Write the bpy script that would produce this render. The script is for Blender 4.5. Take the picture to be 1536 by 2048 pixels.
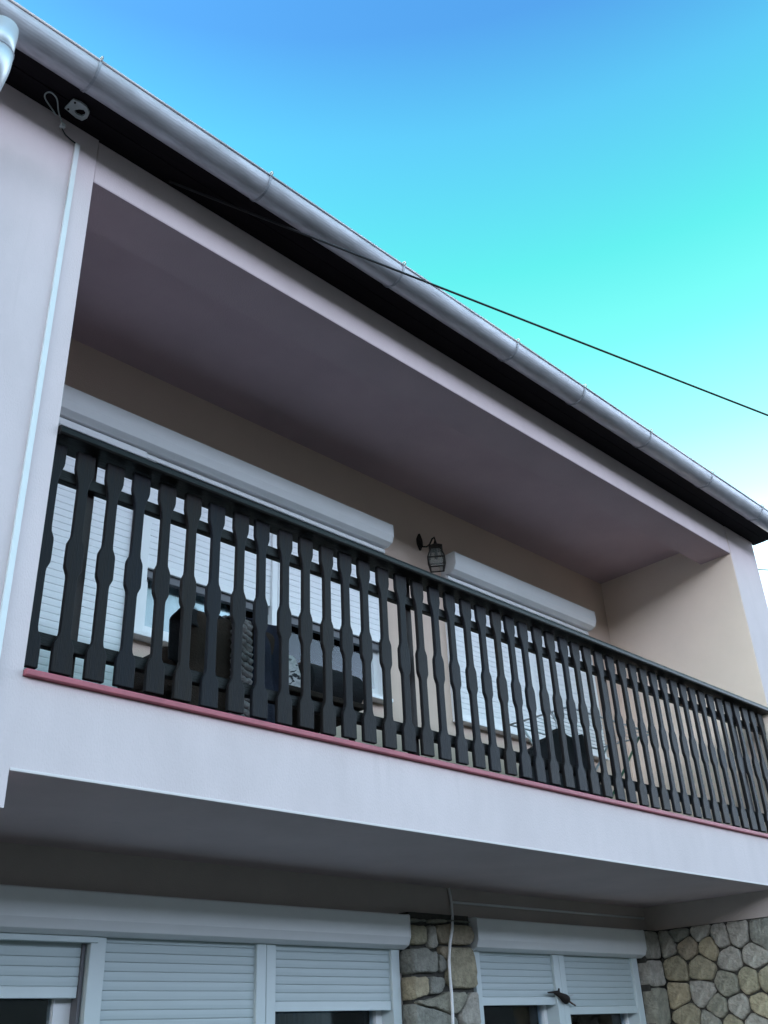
import bpy, bmesh, math, random
from mathutils import Vector, Matrix

random.seed(7)
for o in list(bpy.data.objects):
    bpy.data.objects.remove(o, do_unlink=True)
scene = bpy.context.scene
C = scene.collection
RAD = math.radians

# ------------------------------------------------------------------ camera
cam_d = bpy.data.cameras.new('camera')
cam = bpy.data.objects.new('camera', cam_d)
C.objects.link(cam)
scene.camera = cam
cam_d.sensor_fit = 'VERTICAL'
cam_d.sensor_height = 36.0
cam_d.lens = 36.0 * 1940.77 / 2048.0
cam_d.clip_start = 0.05
cam_d.clip_end = 2000
right = Vector((0.7129269, -0.69984611, -0.04416626))
down = Vector((0.31246122, 0.37342384, -0.87345442))
fwd = Vector((0.62777642, 0.60890891, 0.48489867))
M = Matrix((right, -down, -fwd)).transposed().to_4x4()
M.translation = Vector((0, -3.0, 1.6))
cam.matrix_world = M

# ------------------------------------------------------------------ sky, sun, exposure
SUN_EL, SUN_AZ = 36.0, 293.0          # compass style: 0 = +Y (into the house), clockwise; behind the house, to the left: the facade is in its own shade
world = bpy.data.worlds.new('World')
scene.world = world
world.use_nodes = True
wn, wl = world.node_tree.nodes, world.node_tree.links
bg = wn['Background']
sky = wn.new('ShaderNodeTexSky')
sky.sky_type = 'NISHITA'
sky.sun_disc = False
sky.sun_elevation = RAD(SUN_EL)
sky.sun_rotation = RAD(SUN_AZ)
sky.air_density = 1.0
sky.dust_density = 1.0
sky.ozone_density = 1.0
# clear evening air: the band above the horizon is pale, the zenith deep blue; the same all round
tcw = wn.new('ShaderNodeTexCoord')
sep = wn.new('ShaderNodeSeparateXYZ')
wl.new(tcw.outputs['Generated'], sep.inputs[0])
ramp = wn.new('ShaderNodeValToRGB')
wl.new(sep.outputs['Z'], ramp.inputs[0])
cr = ramp.color_ramp
SKY = [(0.0, (1.5, 1.5, 1.6)), (0.20, (2.95, 2.48, 2.30)), (0.29, (2.95, 2.24, 1.92)), (0.375, (1.90, 1.64, 1.28)), (0.46, (0.98, 1.15, 0.75)), (0.52, (0.63, 1.06, 0.64)), (0.60, (0.36, 1.02, 0.55)), (0.67, (0.225, 0.95, 0.54)), (0.764, (0.222, 0.715, 0.63)), (0.82, (0.185, 0.47, 0.60)), (1.0, (0.18, 0.42, 0.60))]
while len(cr.elements) < len(SKY):
    cr.elements.new(0.5)
for e, (p, c) in zip(cr.elements, SKY):
    e.position = p
    e.color = (*[q / 4 for q in c], 1)
mul = wn.new('ShaderNodeVectorMath'); mul.operation = 'MULTIPLY'
wl.new(sky.outputs[0], mul.inputs[0])
wl.new(ramp.outputs[0], mul.inputs[1])
wl.new(mul.outputs[0], bg.inputs['Color'])
bg.inputs['Strength'].default_value = 0.15 * 4

sun_d = bpy.data.lights.new('sun', 'SUN')
sun = bpy.data.objects.new('sun', sun_d)
C.objects.link(sun)
sun_d.energy = 0.5
sun_d.angle = RAD(0.5)
sun_d.color = (1.0, 0.95, 0.9)
sdir = Vector((math.sin(RAD(SUN_AZ)) * math.cos(RAD(SUN_EL)), math.cos(RAD(SUN_AZ)) * math.cos(RAD(SUN_EL)), math.sin(RAD(SUN_EL))))
sun.rotation_euler = sdir.to_track_quat('Z', 'Y').to_euler()
sun.location = (-3, -8, 8)

vs = scene.view_settings
vs.view_transform = 'Standard'
vs.look = 'None'
vs.gamma = 1.0
vs.use_curve_mapping = False
vs.exposure = 2.23

# ------------------------------------------------------------------ helpers
MATS = {}


def mat(name, base, rough=0.7, metal=0.0, var=0.0, vscale=6.0, bump=0.0, bscale=80.0, hue=None, rnd=0.0, stretch=None, spec=0.5, detail=5):
    """Principled surface; var mottles the colour, hue is a second colour the mottling goes to, rnd varies each object."""
    m = bpy.data.materials.new(name)
    m.use_nodes = True
    n, l = m.node_tree.nodes, m.node_tree.links
    b = n['Principled BSDF']
    b.inputs['Base Color'].default_value = (*base, 1)
    b.inputs['Roughness'].default_value = rough
    b.inputs['Metallic'].default_value = metal
    b.inputs['Specular IOR Level'].default_value = spec
    tc = n.new('ShaderNodeTexCoord')
    vec = tc.outputs['Object']
    if stretch:
        mp = n.new('ShaderNodeMapping')
        mp.inputs['Scale'].default_value = stretch
        l.new(vec, mp.inputs['Vector'])
        vec = mp.outputs[0]
    col = None
    if var or rnd or hue:
        mix = n.new('ShaderNodeMix'); mix.data_type = 'RGBA'
        mix.inputs[6].default_value = (*base, 1)
        h = hue or tuple(c * (1 - var) for c in base)
        mix.inputs[7].default_value = (*h, 1)
        nz = n.new('ShaderNodeTexNoise')
        nz.inputs['Scale'].default_value = vscale
        nz.inputs['Detail'].default_value = detail
        nz.inputs['Roughness'].default_value = 0.62
        l.new(vec, nz.inputs['Vector'])
        rp = n.new('ShaderNodeMapRange')
        rp.inputs[1].default_value = 0.33
        rp.inputs[2].default_value = 0.68
        l.new(nz.outputs['Fac'], rp.inputs[0])
        fac = rp.outputs[0]
        if rnd:
            oi = n.new('ShaderNodeObjectInfo')
            ad = n.new('ShaderNodeMath'); ad.operation = 'MULTIPLY_ADD'
            l.new(oi.outputs['Random'], ad.inputs[0])
            ad.inputs[1].default_value = rnd
            ml = n.new('ShaderNodeMath'); ml.operation = 'MULTIPLY'
            l.new(fac, ml.inputs[0]); ml.inputs[1].default_value = max(0.0, 1 - rnd)
            l.new(ml.outputs[0], ad.inputs[2])
            fac = ad.outputs[0]
        if name == 'plaster':
            mp2 = n.new('ShaderNodeMapping'); mp2.inputs['Scale'].default_value = (9, 9, 0.5)
            l.new(tc.outputs['Object'], mp2.inputs['Vector'])
            n2 = n.new('ShaderNodeTexNoise'); n2.inputs['Scale'].default_value = 2.0; n2.inputs['Detail'].default_value = 6
            l.new(mp2.outputs[0], n2.inputs['Vector'])
            r2 = n.new('ShaderNodeMapRange'); r2.inputs[1].default_value = 0.55; r2.inputs[2].default_value = 0.80; r2.inputs[4].default_value = 1.1
            l.new(n2.outputs['Fac'], r2.inputs[0])
            mx2 = n.new('ShaderNodeMath'); mx2.operation = 'MAXIMUM'
            l.new(fac, mx2.inputs[0]); l.new(r2.outputs[0], mx2.inputs[1])
            fac = mx2.outputs[0]
        l.new(fac, mix.inputs[0])
        col = mix.outputs[2]
        l.new(col, b.inputs['Base Color'])
    if bump:
        nb = n.new('ShaderNodeTexNoise')
        nb.inputs['Scale'].default_value = bscale
        nb.inputs['Detail'].default_value = 6
        l.new(vec, nb.inputs['Vector'])
        bp = n.new('ShaderNodeBump')
        bp.inputs['Strength'].default_value = bump
        bp.inputs['Distance'].default_value = 0.01
        l.new(nb.outputs['Fac'], bp.inputs['Height'])
        l.new(bp.outputs[0], b.inputs['Normal'])
    MATS[name] = m
    return m


class MB:
    def __init__(s):
        s.v, s.f = [], []

    def add(s, vs_, fs):
        k = len(s.v)
        s.v += [tuple(p) for p in vs_]
        s.f += [tuple(i + k for i in f) for f in fs]
        return s

    def box(s, x0, x1, y0, y1, z0, z1):
        return s.add([(x0, y0, z0), (x1, y0, z0), (x1, y1, z0), (x0, y1, z0), (x0, y0, z1), (x1, y0, z1), (x1, y1, z1), (x0, y1, z1)],
                     [(0, 3, 2, 1), (4, 5, 6, 7), (0, 1, 5, 4), (1, 2, 6, 5), (2, 3, 7, 6), (3, 0, 4, 7)])

    def prism_x(s, prof, x0, x1):
        """(y, z) outline pushed along x."""
        n = len(prof)
        return s.add([(x0, y, z) for y, z in prof] + [(x1, y, z) for y, z in prof],
                     [tuple(range(n)), tuple(range(2 * n - 1, n - 1, -1))] + [(i, i + n, (i + 1) % n + n, (i + 1) % n) for i in range(n)])

    def prism_y(s, prof, y0, y1):
        """(x, z) outline pushed along y."""
        n = len(prof)
        return s.add([(x, y0, z) for x, z in prof] + [(x, y1, z) for x, z in prof],
                     [tuple(range(n)), tuple(range(2 * n - 1, n - 1, -1))] + [(i, i + n, (i + 1) % n + n, (i + 1) % n) for i in range(n)])

    def tube(s, path, r, n=10, caps=True):
        pts = [Vector(p) for p in path]
        rr = r if isinstance(r, (list, tuple)) else [r] * len(pts)
        k = len(s.v)
        ref = None
        for i, p in enumerate(pts):
            t = (pts[min(i + 1, len(pts) - 1)] - pts[max(i - 1, 0)]).normalized()
            if ref is None:
                ref = Vector((0, 0, 1)) if abs(t.z) < 0.9 else Vector((1, 0, 0))
            a = (ref - t * ref.dot(t)).normalized()
            ref = a
            b = t.cross(a)
            for j in range(n):
                w = 2 * math.pi * j / n
                s.v.append(tuple(p + (a * math.cos(w) + b * math.sin(w)) * rr[i]))
        for i in range(len(pts) - 1):
            for j in range(n):
                a0, a1 = k + i * n + j, k + i * n + (j + 1) % n
                s.f.append((a0, a1, a1 + n, a0 + n))
        if caps:
            s.f.append(tuple(k + j for j in range(n - 1, -1, -1)))
            s.f.append(tuple(k + (len(pts) - 1) * n + j for j in range(n)))
        return s

    def mesh(s, name, smooth=False):
        me = bpy.data.meshes.new(name)
        me.from_pydata(s.v, [], s.f)
        bm = bmesh.new(); bm.from_mesh(me)
        bmesh.ops.recalc_face_normals(bm, faces=bm.faces)
        bm.to_mesh(me); bm.free()
        if smooth:
            me.polygons.foreach_set('use_smooth', [True] * len(me.polygons))
        me.update()
        return me

    def build(s, name, m, parent=None, smooth=False, bevel=0.0, segs=2):
        return link(name, s.mesh(name, smooth), m, parent, bevel, segs)


def link(name, me, m, parent=None, bevel=0.0, segs=2):
    if m is not None and not me.materials:
        me.materials.append(MATS[m])
    o = bpy.data.objects.new(name, me)
    C.objects.link(o)
    if parent is not None:
        o.parent = parent
    if bevel:
        md = o.modifiers.new('bevel', 'BEVEL')
        md.width = bevel
        md.segments = segs
        md.limit_method = 'ANGLE'
        md.angle_limit = RAD(35)
        md.harden_normals = False
    return o


def tag(o, label, cat=None, group=None):
    o['label'] = label
    if cat:
        o['category'] = cat
    if group:
        o['group'] = group
    return o


def empty(name, loc=(0, 0, 0)):
    o = bpy.data.objects.new(name, None)
    o.empty_display_size = 0.1
    C.objects.link(o)
    o.location = loc
    bpy.context.view_layer.update()
    return o


def adopt(root):
    """children were modelled in world coordinates: keep them there under a root that stands at its own base"""
    inv = Matrix.Translation(root.location).inverted()
    for c in root.children:
        c.matrix_parent_inverse = inv


def arc_pts(c, a, b, r, a0, a1, n):
    c, a, b = Vector(c), Vector(a), Vector(b)
    return [c + (a * math.cos(a0 + (a1 - a0) * i / n) + b * math.sin(a0 + (a1 - a0) * i / n)) * r for i in range(n + 1)]


# ------------------------------------------------------------------ materials
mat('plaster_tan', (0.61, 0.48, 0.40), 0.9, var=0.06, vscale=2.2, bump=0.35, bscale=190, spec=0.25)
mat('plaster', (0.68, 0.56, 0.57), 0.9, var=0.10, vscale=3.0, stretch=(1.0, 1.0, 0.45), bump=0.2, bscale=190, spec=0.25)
mat('plaster_side', (0.76, 0.63, 0.54), 0.9, var=0.06, vscale=2.2, bump=0.25, bscale=190, spec=0.25)
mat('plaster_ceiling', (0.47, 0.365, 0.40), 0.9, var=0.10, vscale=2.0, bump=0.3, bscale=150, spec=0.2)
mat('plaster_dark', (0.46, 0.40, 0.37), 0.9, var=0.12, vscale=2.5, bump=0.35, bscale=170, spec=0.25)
mat('bead', (0.68, 0.60, 0.60), 0.9)
mat('red_tile', (0.44, 0.11, 0.14), 0.55, var=0.25, vscale=9, bump=0.1, bscale=60)
mat('soffit_wood', (0.010, 0.007, 0.010), 0.7, spec=0.15, var=0.4, vscale=7, stretch=(0.4, 6, 6), bump=0.2, bscale=30)
mat('roof_tile', (0.25, 0.08, 0.05), 0.8, var=0.4, vscale=14, bump=0.4, bscale=20)
mat('rail_wood', (0.007, 0.0085, 0.0135), 0.55, hue=(0.013, 0.009, 0.007), vscale=10, stretch=(9, 9, 1.0), bump=0.25, bscale=26, rnd=0.5, spec=0.13)
mat('rail_dark', (0.009, 0.008, 0.008), 0.42, spec=0.16, var=0.4, vscale=8, stretch=(1.2, 9, 9), bump=0.25, bscale=24)
mat('post_paint', (0.026, 0.013, 0.011), 0.5, spec=0.3, var=0.5, vscale=22, bump=0.15, bscale=60)
mat('pvc', (0.74, 0.75, 0.76), 0.42, var=0.05, vscale=4, bump=0.03, bscale=40)
mat('slat', (0.74, 0.75, 0.77), 0.5, var=0.03, vscale=5, rnd=0.35)
mat('slat_shaded', (0.40, 0.47, 0.48), 0.5, var=0.04, vscale=5, rnd=0.35)  # lower shutters: shade under the slab is put into the slat colour
mat('pvc_shaded', (0.50, 0.57, 0.58), 0.45, var=0.06, vscale=4)  # lower rails and bottom bars: pvc darkened to carry the overhang's shade
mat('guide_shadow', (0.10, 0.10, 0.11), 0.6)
mat('zinc', (0.57, 0.56, 0.61), 0.55, metal=0.45, var=0.30, vscale=11, bump=0.12, bscale=14, stretch=(0.5, 2, 2))
mat('zinc_pale', (0.62, 0.66, 0.70), 0.45, metal=0.45, var=0.12, vscale=8)
mat('strap', (0.40, 0.41, 0.46), 0.6, metal=0.5, var=0.3, vscale=30)
mat('grey_plastic', (0.38, 0.42, 0.42), 0.55, var=0.2, vscale=30)
mat('white_plastic', (0.70, 0.71, 0.72), 0.45, var=0.05, vscale=10)
mat('black_cable', (0.012, 0.012, 0.015), 0.6)
mat('iron', (0.018, 0.014, 0.012), 0.7, metal=0.0, spec=0.2, bump=0.3, bscale=60)
mat('mortar', (0.055, 0.052, 0.045), 0.95, var=0.4, vscale=30, bump=0.6, bscale=60)
mat('room', (0.05, 0.045, 0.045), 0.9, var=0.4, vscale=3)
mat('curtain', (0.62, 0.66, 0.68), 0.9, var=0.10, vscale=6, stretch=(12, 1, 0.7))
mat('navy_curtain', (0.05, 0.08, 0.15), 0.9, var=0.4, vscale=6, stretch=(12, 1, 0.7))
mat('floor_tile', (0.10, 0.06, 0.05), 0.6, var=0.2, vscale=10)
mat('ground', (0.022, 0.020, 0.020), 0.95, var=0.35, vscale=1.2, bump=0.5, bscale=30)
mat('brown_fabric', (0.030, 0.018, 0.011), 0.95, var=0.4, vscale=14, bump=0.5, bscale=120)
mat('black_fabric', (0.010, 0.010, 0.012), 0.95, var=0.3, vscale=20, bump=0.5, bscale=150)
mat('grey_knit', (0.24, 0.225, 0.22), 0.95, var=0.6, vscale=26, bump=0.8, bscale=60)
mat('navy_fabric', (0.012, 0.016, 0.034), 0.9, var=0.4, vscale=14, bump=0.4, bscale=100)
mat('brown_wood', (0.07, 0.03, 0.02), 0.5, var=0.4, vscale=9, stretch=(1, 8, 8))
mat('green_paint', (0.05, 0.12, 0.06), 0.5)
mat('wire', (0.45, 0.47, 0.50), 0.4, metal=0.6)


def stone_mat():
    m = bpy.data.materials.new('stone')
    m.use_nodes = True
    n, l = m.node_tree.nodes, m.node_tree.links
    b = n['Principled BSDF']
    b.inputs['Roughness'].default_value = 0.92
    b.inputs['Specular IOR Level'].default_value = 0.25
    oi = n.new('ShaderNodeObjectInfo')
    rp = n.new('ShaderNodeValToRGB')
    rp.color_ramp.interpolation = 'CONSTANT'
    cols = [(0.30, 0.27, 0.19), (0.29, 0.28, 0.24), (0.36, 0.31, 0.21), (0.23, 0.23, 0.20), (0.34, 0.32, 0.28), (0.31, 0.26, 0.19), (0.26, 0.25, 0.20)]
    while len(rp.color_ramp.elements) < len(cols):
        rp.color_ramp.elements.new(0.5)
    for i, (e, c) in enumerate(zip(rp.color_ramp.elements, cols)):
        e.position = i / len(cols)
        e.color = (*c, 1)
    l.new(oi.outputs['Random'], rp.inputs[0])
    tc = n.new('ShaderNodeTexCoord')
    nz = n.new('ShaderNodeTexNoise'); nz.inputs['Scale'].default_value = 16; nz.inputs['Detail'].default_value = 8; nz.inputs['Roughness'].default_value = 0.7
    l.new(tc.outputs['Object'], nz.inputs['Vector'])
    mr = n.new('ShaderNodeMapRange'); mr.inputs[1].default_value = 0.3; mr.inputs[2].default_value = 0.7; mr.inputs[3].default_value = 0.55; mr.inputs[4].default_value = 1.3
    l.new(nz.outputs['Fac'], mr.inputs[0])
    mx = n.new('ShaderNodeMix'); mx.data_type = 'RGBA'; mx.blend_type = 'MULTIPLY'; mx.inputs[0].default_value = 1
    l.new(rp.outputs[0], mx.inputs[6]); l.new(mr.outputs[0], mx.inputs[7])
    l.new(mx.outputs[2], b.inputs['Base Color'])
    nb = n.new('ShaderNodeTexNoise'); nb.inputs['Scale'].default_value = 45; nb.inputs['Detail'].default_value = 8
    l.new(tc.outputs['Object'], nb.inputs['Vector'])
    bp = n.new('ShaderNodeBump'); bp.inputs['Strength'].default_value = 0.9; bp.inputs['Distance'].default_value = 0.02
    l.new(nb.outputs['Fac'], bp.inputs['Height']); l.new(bp.outputs[0], b.inputs['Normal'])
    MATS['stone'] = m


def glass_mat(name, tint, refl):
    m = bpy.data.materials.new(name)
    m.use_nodes = True
    n, l = m.node_tree.nodes, m.node_tree.links
    out = n['Material Output']
    n.remove(n['Principled BSDF'])
    tr = n.new('ShaderNodeBsdfTransparent'); tr.inputs[0].default_value = (*tint, 1)
    gl = n.new('ShaderNodeBsdfGlossy'); gl.inputs['Roughness'].default_value = 0.02; gl.inputs[0].default_value = (0.9, 0.95, 1, 1)
    fr = n.new('ShaderNodeFresnel'); fr.inputs[0].default_value = refl
    mx = n.new('ShaderNodeMixShader')
    l.new(fr.outputs[0], mx.inputs[0]); l.new(tr.outputs[0], mx.inputs[1]); l.new(gl.outputs[0], mx.inputs[2])
    l.new(mx.outputs[0], out.inputs[0])
    MATS[name] = m


def leafcloth_mat():
    """pale printed cloth with black sprigs"""
    m = bpy.data.materials.new('leaf_print')
    m.use_nodes = True
    n, l = m.node_tree.nodes, m.node_tree.links
    b = n['Principled BSDF']; b.inputs['Roughness'].default_value = 0.9
    tc = n.new('ShaderNodeTexCoord')
    mp = n.new('ShaderNodeMapping'); mp.inputs['Rotation'].default_value = (0, RAD(35), 0); mp.inputs['Scale'].default_value = (16, 1, 34)
    l.new(tc.outputs['Object'], mp.inputs[0])
    nz = n.new('ShaderNodeTexNoise'); nz.inputs['Scale'].default_value = 1.0; nz.inputs['Detail'].default_value = 3; nz.inputs['Distortion'].default_value = 0.8
    l.new(mp.outputs[0], nz.inputs['Vector'])
    rp = n.new('ShaderNodeValToRGB')
    rp.color_ramp.elements[0].position = 0.40; rp.color_ramp.elements[0].color = (0.02, 0.02, 0.025, 1)
    rp.color_ramp.elements[1].position = 0.45; rp.color_ramp.elements[1].color = (0.60, 0.56, 0.55, 1)
    e = rp.color_ramp.elements.new(0.62); e.color = (0.40, 0.37, 0.37, 1)
    l.new(nz.outputs['Fac'], rp.inputs[0]); l.new(rp.outputs[0], b.inputs['Base Color'])
    MATS['leaf_print'] = m


stone_mat()
glass_mat('glass', (0.86, 0.90, 0.90), 1.5)
lg = mat('lamp_glass', (0.20, 0.21, 0.19), 0.4, var=0.3, vscale=40, spec=0.3)
lg.node_tree.nodes['Principled BSDF'].inputs['Alpha'].default_value = 0.45
leafcloth_mat()

# ------------------------------------------------------------------ ground
# level yard; unseen slope behind the camera added to block low sky light
gx = [-300, 300]
gp = [(300, 0), (-9, 0), (-14, 0.6), (-80, 21), (-120, 24), (-300, 24)]
g = MB().add([(x_, y_, z_) for y_, z_ in gp for x_ in gx], [(2 * i, 2 * i + 1, 2 * i + 3, 2 * i + 2) for i in range(len(gp) - 1)]).build('ground', 'ground')
g['kind'] = 'structure'

# ------------------------------------------------------------------ house
XL, XR, XE = 1.335, 7.176, 7.66          # loggia opening and end of the house
Z_SOF, Z_SLAB, Z_FL, Z_LIN, Z_CEIL, Z_EAVE = 2.31, 2.430, 2.737, 5.060, 5.230, 5.315
YU, YL, YS = 1.25, 1.09, 0.985           # upper rear wall, lower rear wall, face of the stone facing
house = empty('house', (2.3, 3.0, 0))
tag(house, 'two storey house with recessed loggia, pale pinkish plaster walls and stone facing below', 'house')


def P(name, mb, m, bevel=0.0, smooth=False, label=None):
    o = mb.build(name, m, house, smooth, bevel)
    if label:
        o['label'] = label
    return o


P('bay_wall', MB().box(-3.0, XL, 0.0, 1.6, Z_SOF, Z_EAVE + 0.003), 'plaster')
P('lintel_beam', MB().box(XL + 0.003, XR + 0.003, 0.005, 0.276, Z_LIN, Z_EAVE + 0.003), 'plaster', 0.006)
P('end_wall', MB().box(XR, XE, 0.0, 7.0, Z_SLAB + 0.01, Z_EAVE + 0.002), 'plaster', 0.006)
P('loggia_side_wall', MB().box(XR - 0.006, XR + 0.05, 0.004, 1.26, Z_FL + 0.001, Z_CEIL + 0.01), 'plaster_side')
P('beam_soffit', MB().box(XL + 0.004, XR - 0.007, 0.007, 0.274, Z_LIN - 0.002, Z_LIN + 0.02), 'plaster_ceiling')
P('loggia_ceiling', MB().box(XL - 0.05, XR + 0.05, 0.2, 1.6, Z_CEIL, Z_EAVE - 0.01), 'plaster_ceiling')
P('floor_slab', MB().box(XL - 0.05, XE - 0.003, 0.0012, 1.59, Z_SLAB, Z_FL), 'plaster')
P('floor_tiles', MB().box(XL + 0.004, XR - 0.003, 0.03, 1.24, Z_FL + 0.001, Z_FL + 0.016), 'floor_tile')
P('edge_tile', MB().prism_x([(-0.022, Z_FL + 0.002), (-0.024, Z_FL + 0.020), (-0.016, Z_FL + 0.026), (0.029, Z_FL + 0.026), (0.029, Z_FL + 0.002)], XL + 0.002, XR + 0.05), 'red_tile', 0.003,
  label='red painted edge strip along the front of the loggia floor')
P('edge_bead', MB().box(XL + 0.001, XE - 0.004, -0.002, 0.012, Z_SLAB - 0.004, Z_SLAB + 0.006), 'bead', 0.002)
# lower storey ceiling under the overhang is the slab itself; rear walls
P('rear_wall', MB().box(4.30, 4.96, YU, 1.45, Z_FL, Z_CEIL + 0.01), 'plaster_tan')
P('rear_wall', MB().box(6.73, XR + 0.01, YU, 1.45, Z_FL, Z_CEIL + 0.01), 'plaster_tan')
P('rear_wall', MB().box(XL - 0.01, 4.30, YU, 1.45, 4.60, Z_CEIL + 0.01), 'plaster_tan')
P('rear_wall', MB().box(4.96, 6.73, YU, 1.45, 3.56, Z_CEIL + 0.01), 'plaster_tan')
P('rear_wall', MB().box(4.96, 6.73, YU, 1.45, Z_FL, 3.56), 'plaster_tan')
P('rear_wall', MB().box(2.44, 4.30, YU, 1.45, Z_FL, 3.545), 'plaster_tan')
P('rear_wall', MB().box(XL - 0.01, 2.44, YU + 0.03, 1.45, Z_FL, 4.60), 'plaster_tan')
# lower rear wall pieces
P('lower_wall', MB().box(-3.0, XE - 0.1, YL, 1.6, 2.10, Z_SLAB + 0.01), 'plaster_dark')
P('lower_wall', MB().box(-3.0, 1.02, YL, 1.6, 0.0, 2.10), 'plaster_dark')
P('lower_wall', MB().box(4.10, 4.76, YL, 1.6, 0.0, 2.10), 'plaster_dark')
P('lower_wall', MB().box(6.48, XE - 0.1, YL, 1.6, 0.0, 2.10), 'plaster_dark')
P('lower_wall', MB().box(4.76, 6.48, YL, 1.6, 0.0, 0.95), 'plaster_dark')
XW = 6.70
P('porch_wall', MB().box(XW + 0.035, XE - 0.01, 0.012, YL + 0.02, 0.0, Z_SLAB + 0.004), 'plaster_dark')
# shell behind
P('side_wall', MB().box(-3.0, -2.8, 1.55, 7.0, 0.0, Z_EAVE), 'plaster')
P('side_wall', MB().box(XE - 0.2, XE - 0.006, 1.55, 7.0, 0.0, Z_SLAB + 0.02), 'plaster')
P('back_wall', MB().box(-3.0, XE - 0.004, 6.8, 7.0, 0.0, Z_EAVE), 'plaster')
P('inner_floor', MB().box(-2.9, XE - 0.05, 1.5, 6.9, Z_SLAB + 0.02, Z_FL), 'room')
P('inner_ceiling', MB().box(-2.9, XE - 0.05, 1.5, 6.9, Z_EAVE - 0.1, Z_EAVE - 0.02), 'room')
# eaves and roof
for i in range(2):
    P('eave_board', MB().box(-3.2, 7.735, -0.200 + 0.101 * i, -0.200 + 0.101 * i + (0.0975 if i == 0 else 0.12), Z_EAVE + 0.004, Z_EAVE + 0.028), 'soffit_wood', 0.003)
P('fascia_board', MB().box(-3.2, 7.737, -0.222, -0.2005, Z_EAVE - 0.001, Z_EAVE + 0.13), 'soffit_wood', 0.003)
P('bargeboard', MB().prism_x([(-0.2, Z_EAVE + 0.03), (2.2, Z_EAVE + 0.9), (2.2, Z_EAVE + 1.06), (-0.2, Z_EAVE + 0.15)], 7.705, 7.733), 'soffit_wood')
roof = P('roof', MB().prism_x([(-0.21, Z_EAVE + 0.125), (2.2, Z_EAVE + 1.04), (4.65, Z_EAVE + 0.125), (4.65, Z_EAVE + 0.17), (2.2, Z_EAVE + 1.10), (-0.21, Z_EAVE + 0.165)], -3.25, 7.78), 'roof_tile')
P('gable_wall', MB().prism_x([(0.0, Z_EAVE), (4.5, Z_EAVE), (2.2, Z_EAVE + 1.03)], XE - 0.2, XE - 0.003), 'plaster')


# ------------------------------------------------------------------ windows with roller shutters
def slat_mesh(w, h):
    """one shutter lath: bulged front, hooked joint line"""
    prof = [(0.011, 0.0002), (0.0018, 0.0002), (0.0004, 0.0035), (-0.0006, h * 0.45), (0.0, h - 0.008), (0.0018, h - 0.0012), (0.011, h - 0.0002)]
    mb = MB().prism_x(prof, 0.0, w)
    return mb.mesh('slat', False)


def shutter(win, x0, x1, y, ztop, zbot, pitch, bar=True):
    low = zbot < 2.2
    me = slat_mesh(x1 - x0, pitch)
    me.materials.append(MATS['slat_shaded' if low else 'slat'])
    z = zbot + (0.045 if bar else 0.0)
    while z < ztop:
        o = bpy.data.objects.new('slat', me)
        C.objects.link(o)
        o.location = (x0, y + random.uniform(-0.0006, 0.0006), z)
        o.parent = win
        z += pitch
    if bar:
        MB().box(x0 + 0.002, x1 - 0.002, y - 0.004, y + 0.014, zbot, zbot + 0.044).build('bottom_bar', 'pvc_shaded' if low else 'pvc', win, bevel=0.003)


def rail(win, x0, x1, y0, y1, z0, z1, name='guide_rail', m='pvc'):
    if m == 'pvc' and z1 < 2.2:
        m = 'pvc_shaded'
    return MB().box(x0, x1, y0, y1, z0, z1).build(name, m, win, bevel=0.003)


def sbox(win, x0, x1, yf, yb, zt, zb, cut):
    d = cut
    MB().prism_x([(yb, zt), (yf + 0.008, zt), (yf, zt - 0.006), (yf, zb + d), (yf + d * 0.30, zb + d * 0.28), (yf + d, zb), (yb, zb)], x0 + 0.006, x1 - 0.006).build('shutter_box', 'pvc', win, bevel=0.003)
    for xa, xb in ((x0, x0 + 0.0055), (x1 - 0.0055, x1)):
        MB().prism_x([(yb, zt + 0.002), (yf + 0.008, zt + 0.002), (yf - 0.002, zt - 0.006), (yf - 0.002, zb + d), (yf + d * 0.29, zb + d * 0.27), (yf + d, zb - 0.002), (yb, zb - 0.002)], xa, xb).build('end_cap', 'pvc', win)


def sash(win, x0, x1, y, z0, z1, w=0.055, cur='curtain', gap=0.0):
    """white frame, pane and what hangs behind it"""
    fr = MB()
    fr.box(x0, x0 + w, y, y + 0.05, z0, z1).box(x1 - w, x1, y, y + 0.05, z0, z1)
    fr.box(x0 + w, x1 - w, y + 0.001, y + 0.049, z0, z0 + w).box(x0 + w, x1 - w, y + 0.001, y + 0.049, z1 - w, z1)
    fr.build('frame', 'pvc', win)
    MB().box(x0 + w - 0.006, x1 - w + 0.006, y + 0.022, y + 0.028, z0 + w - 0.006, z1 - w + 0.006).build('pane', 'glass', win)
    if cur:
        n = 48
        vs_, fs = [], []
        for i in range(n + 1):
            x = x0 + 0.01 + (x1 - x0 - 0.02) * i / n
            yy = y + 0.085 + gap + 0.014 * math.sin(i * 1.15) + 0.007 * math.sin(i * 2.7 + 1)
            vs_ += [(x, yy, z0), (x, yy, z1), (x, yy + 0.003, z0), (x, yy + 0.003, z1)]
        for i in range(n):
            k = 4 * i
            fs += [(k, k + 4, k + 5, k + 1), (k + 2, k + 3, k + 7, k + 6)]
        MB().add(vs_, fs).build('curtain', cur, win, smooth=True)


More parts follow.
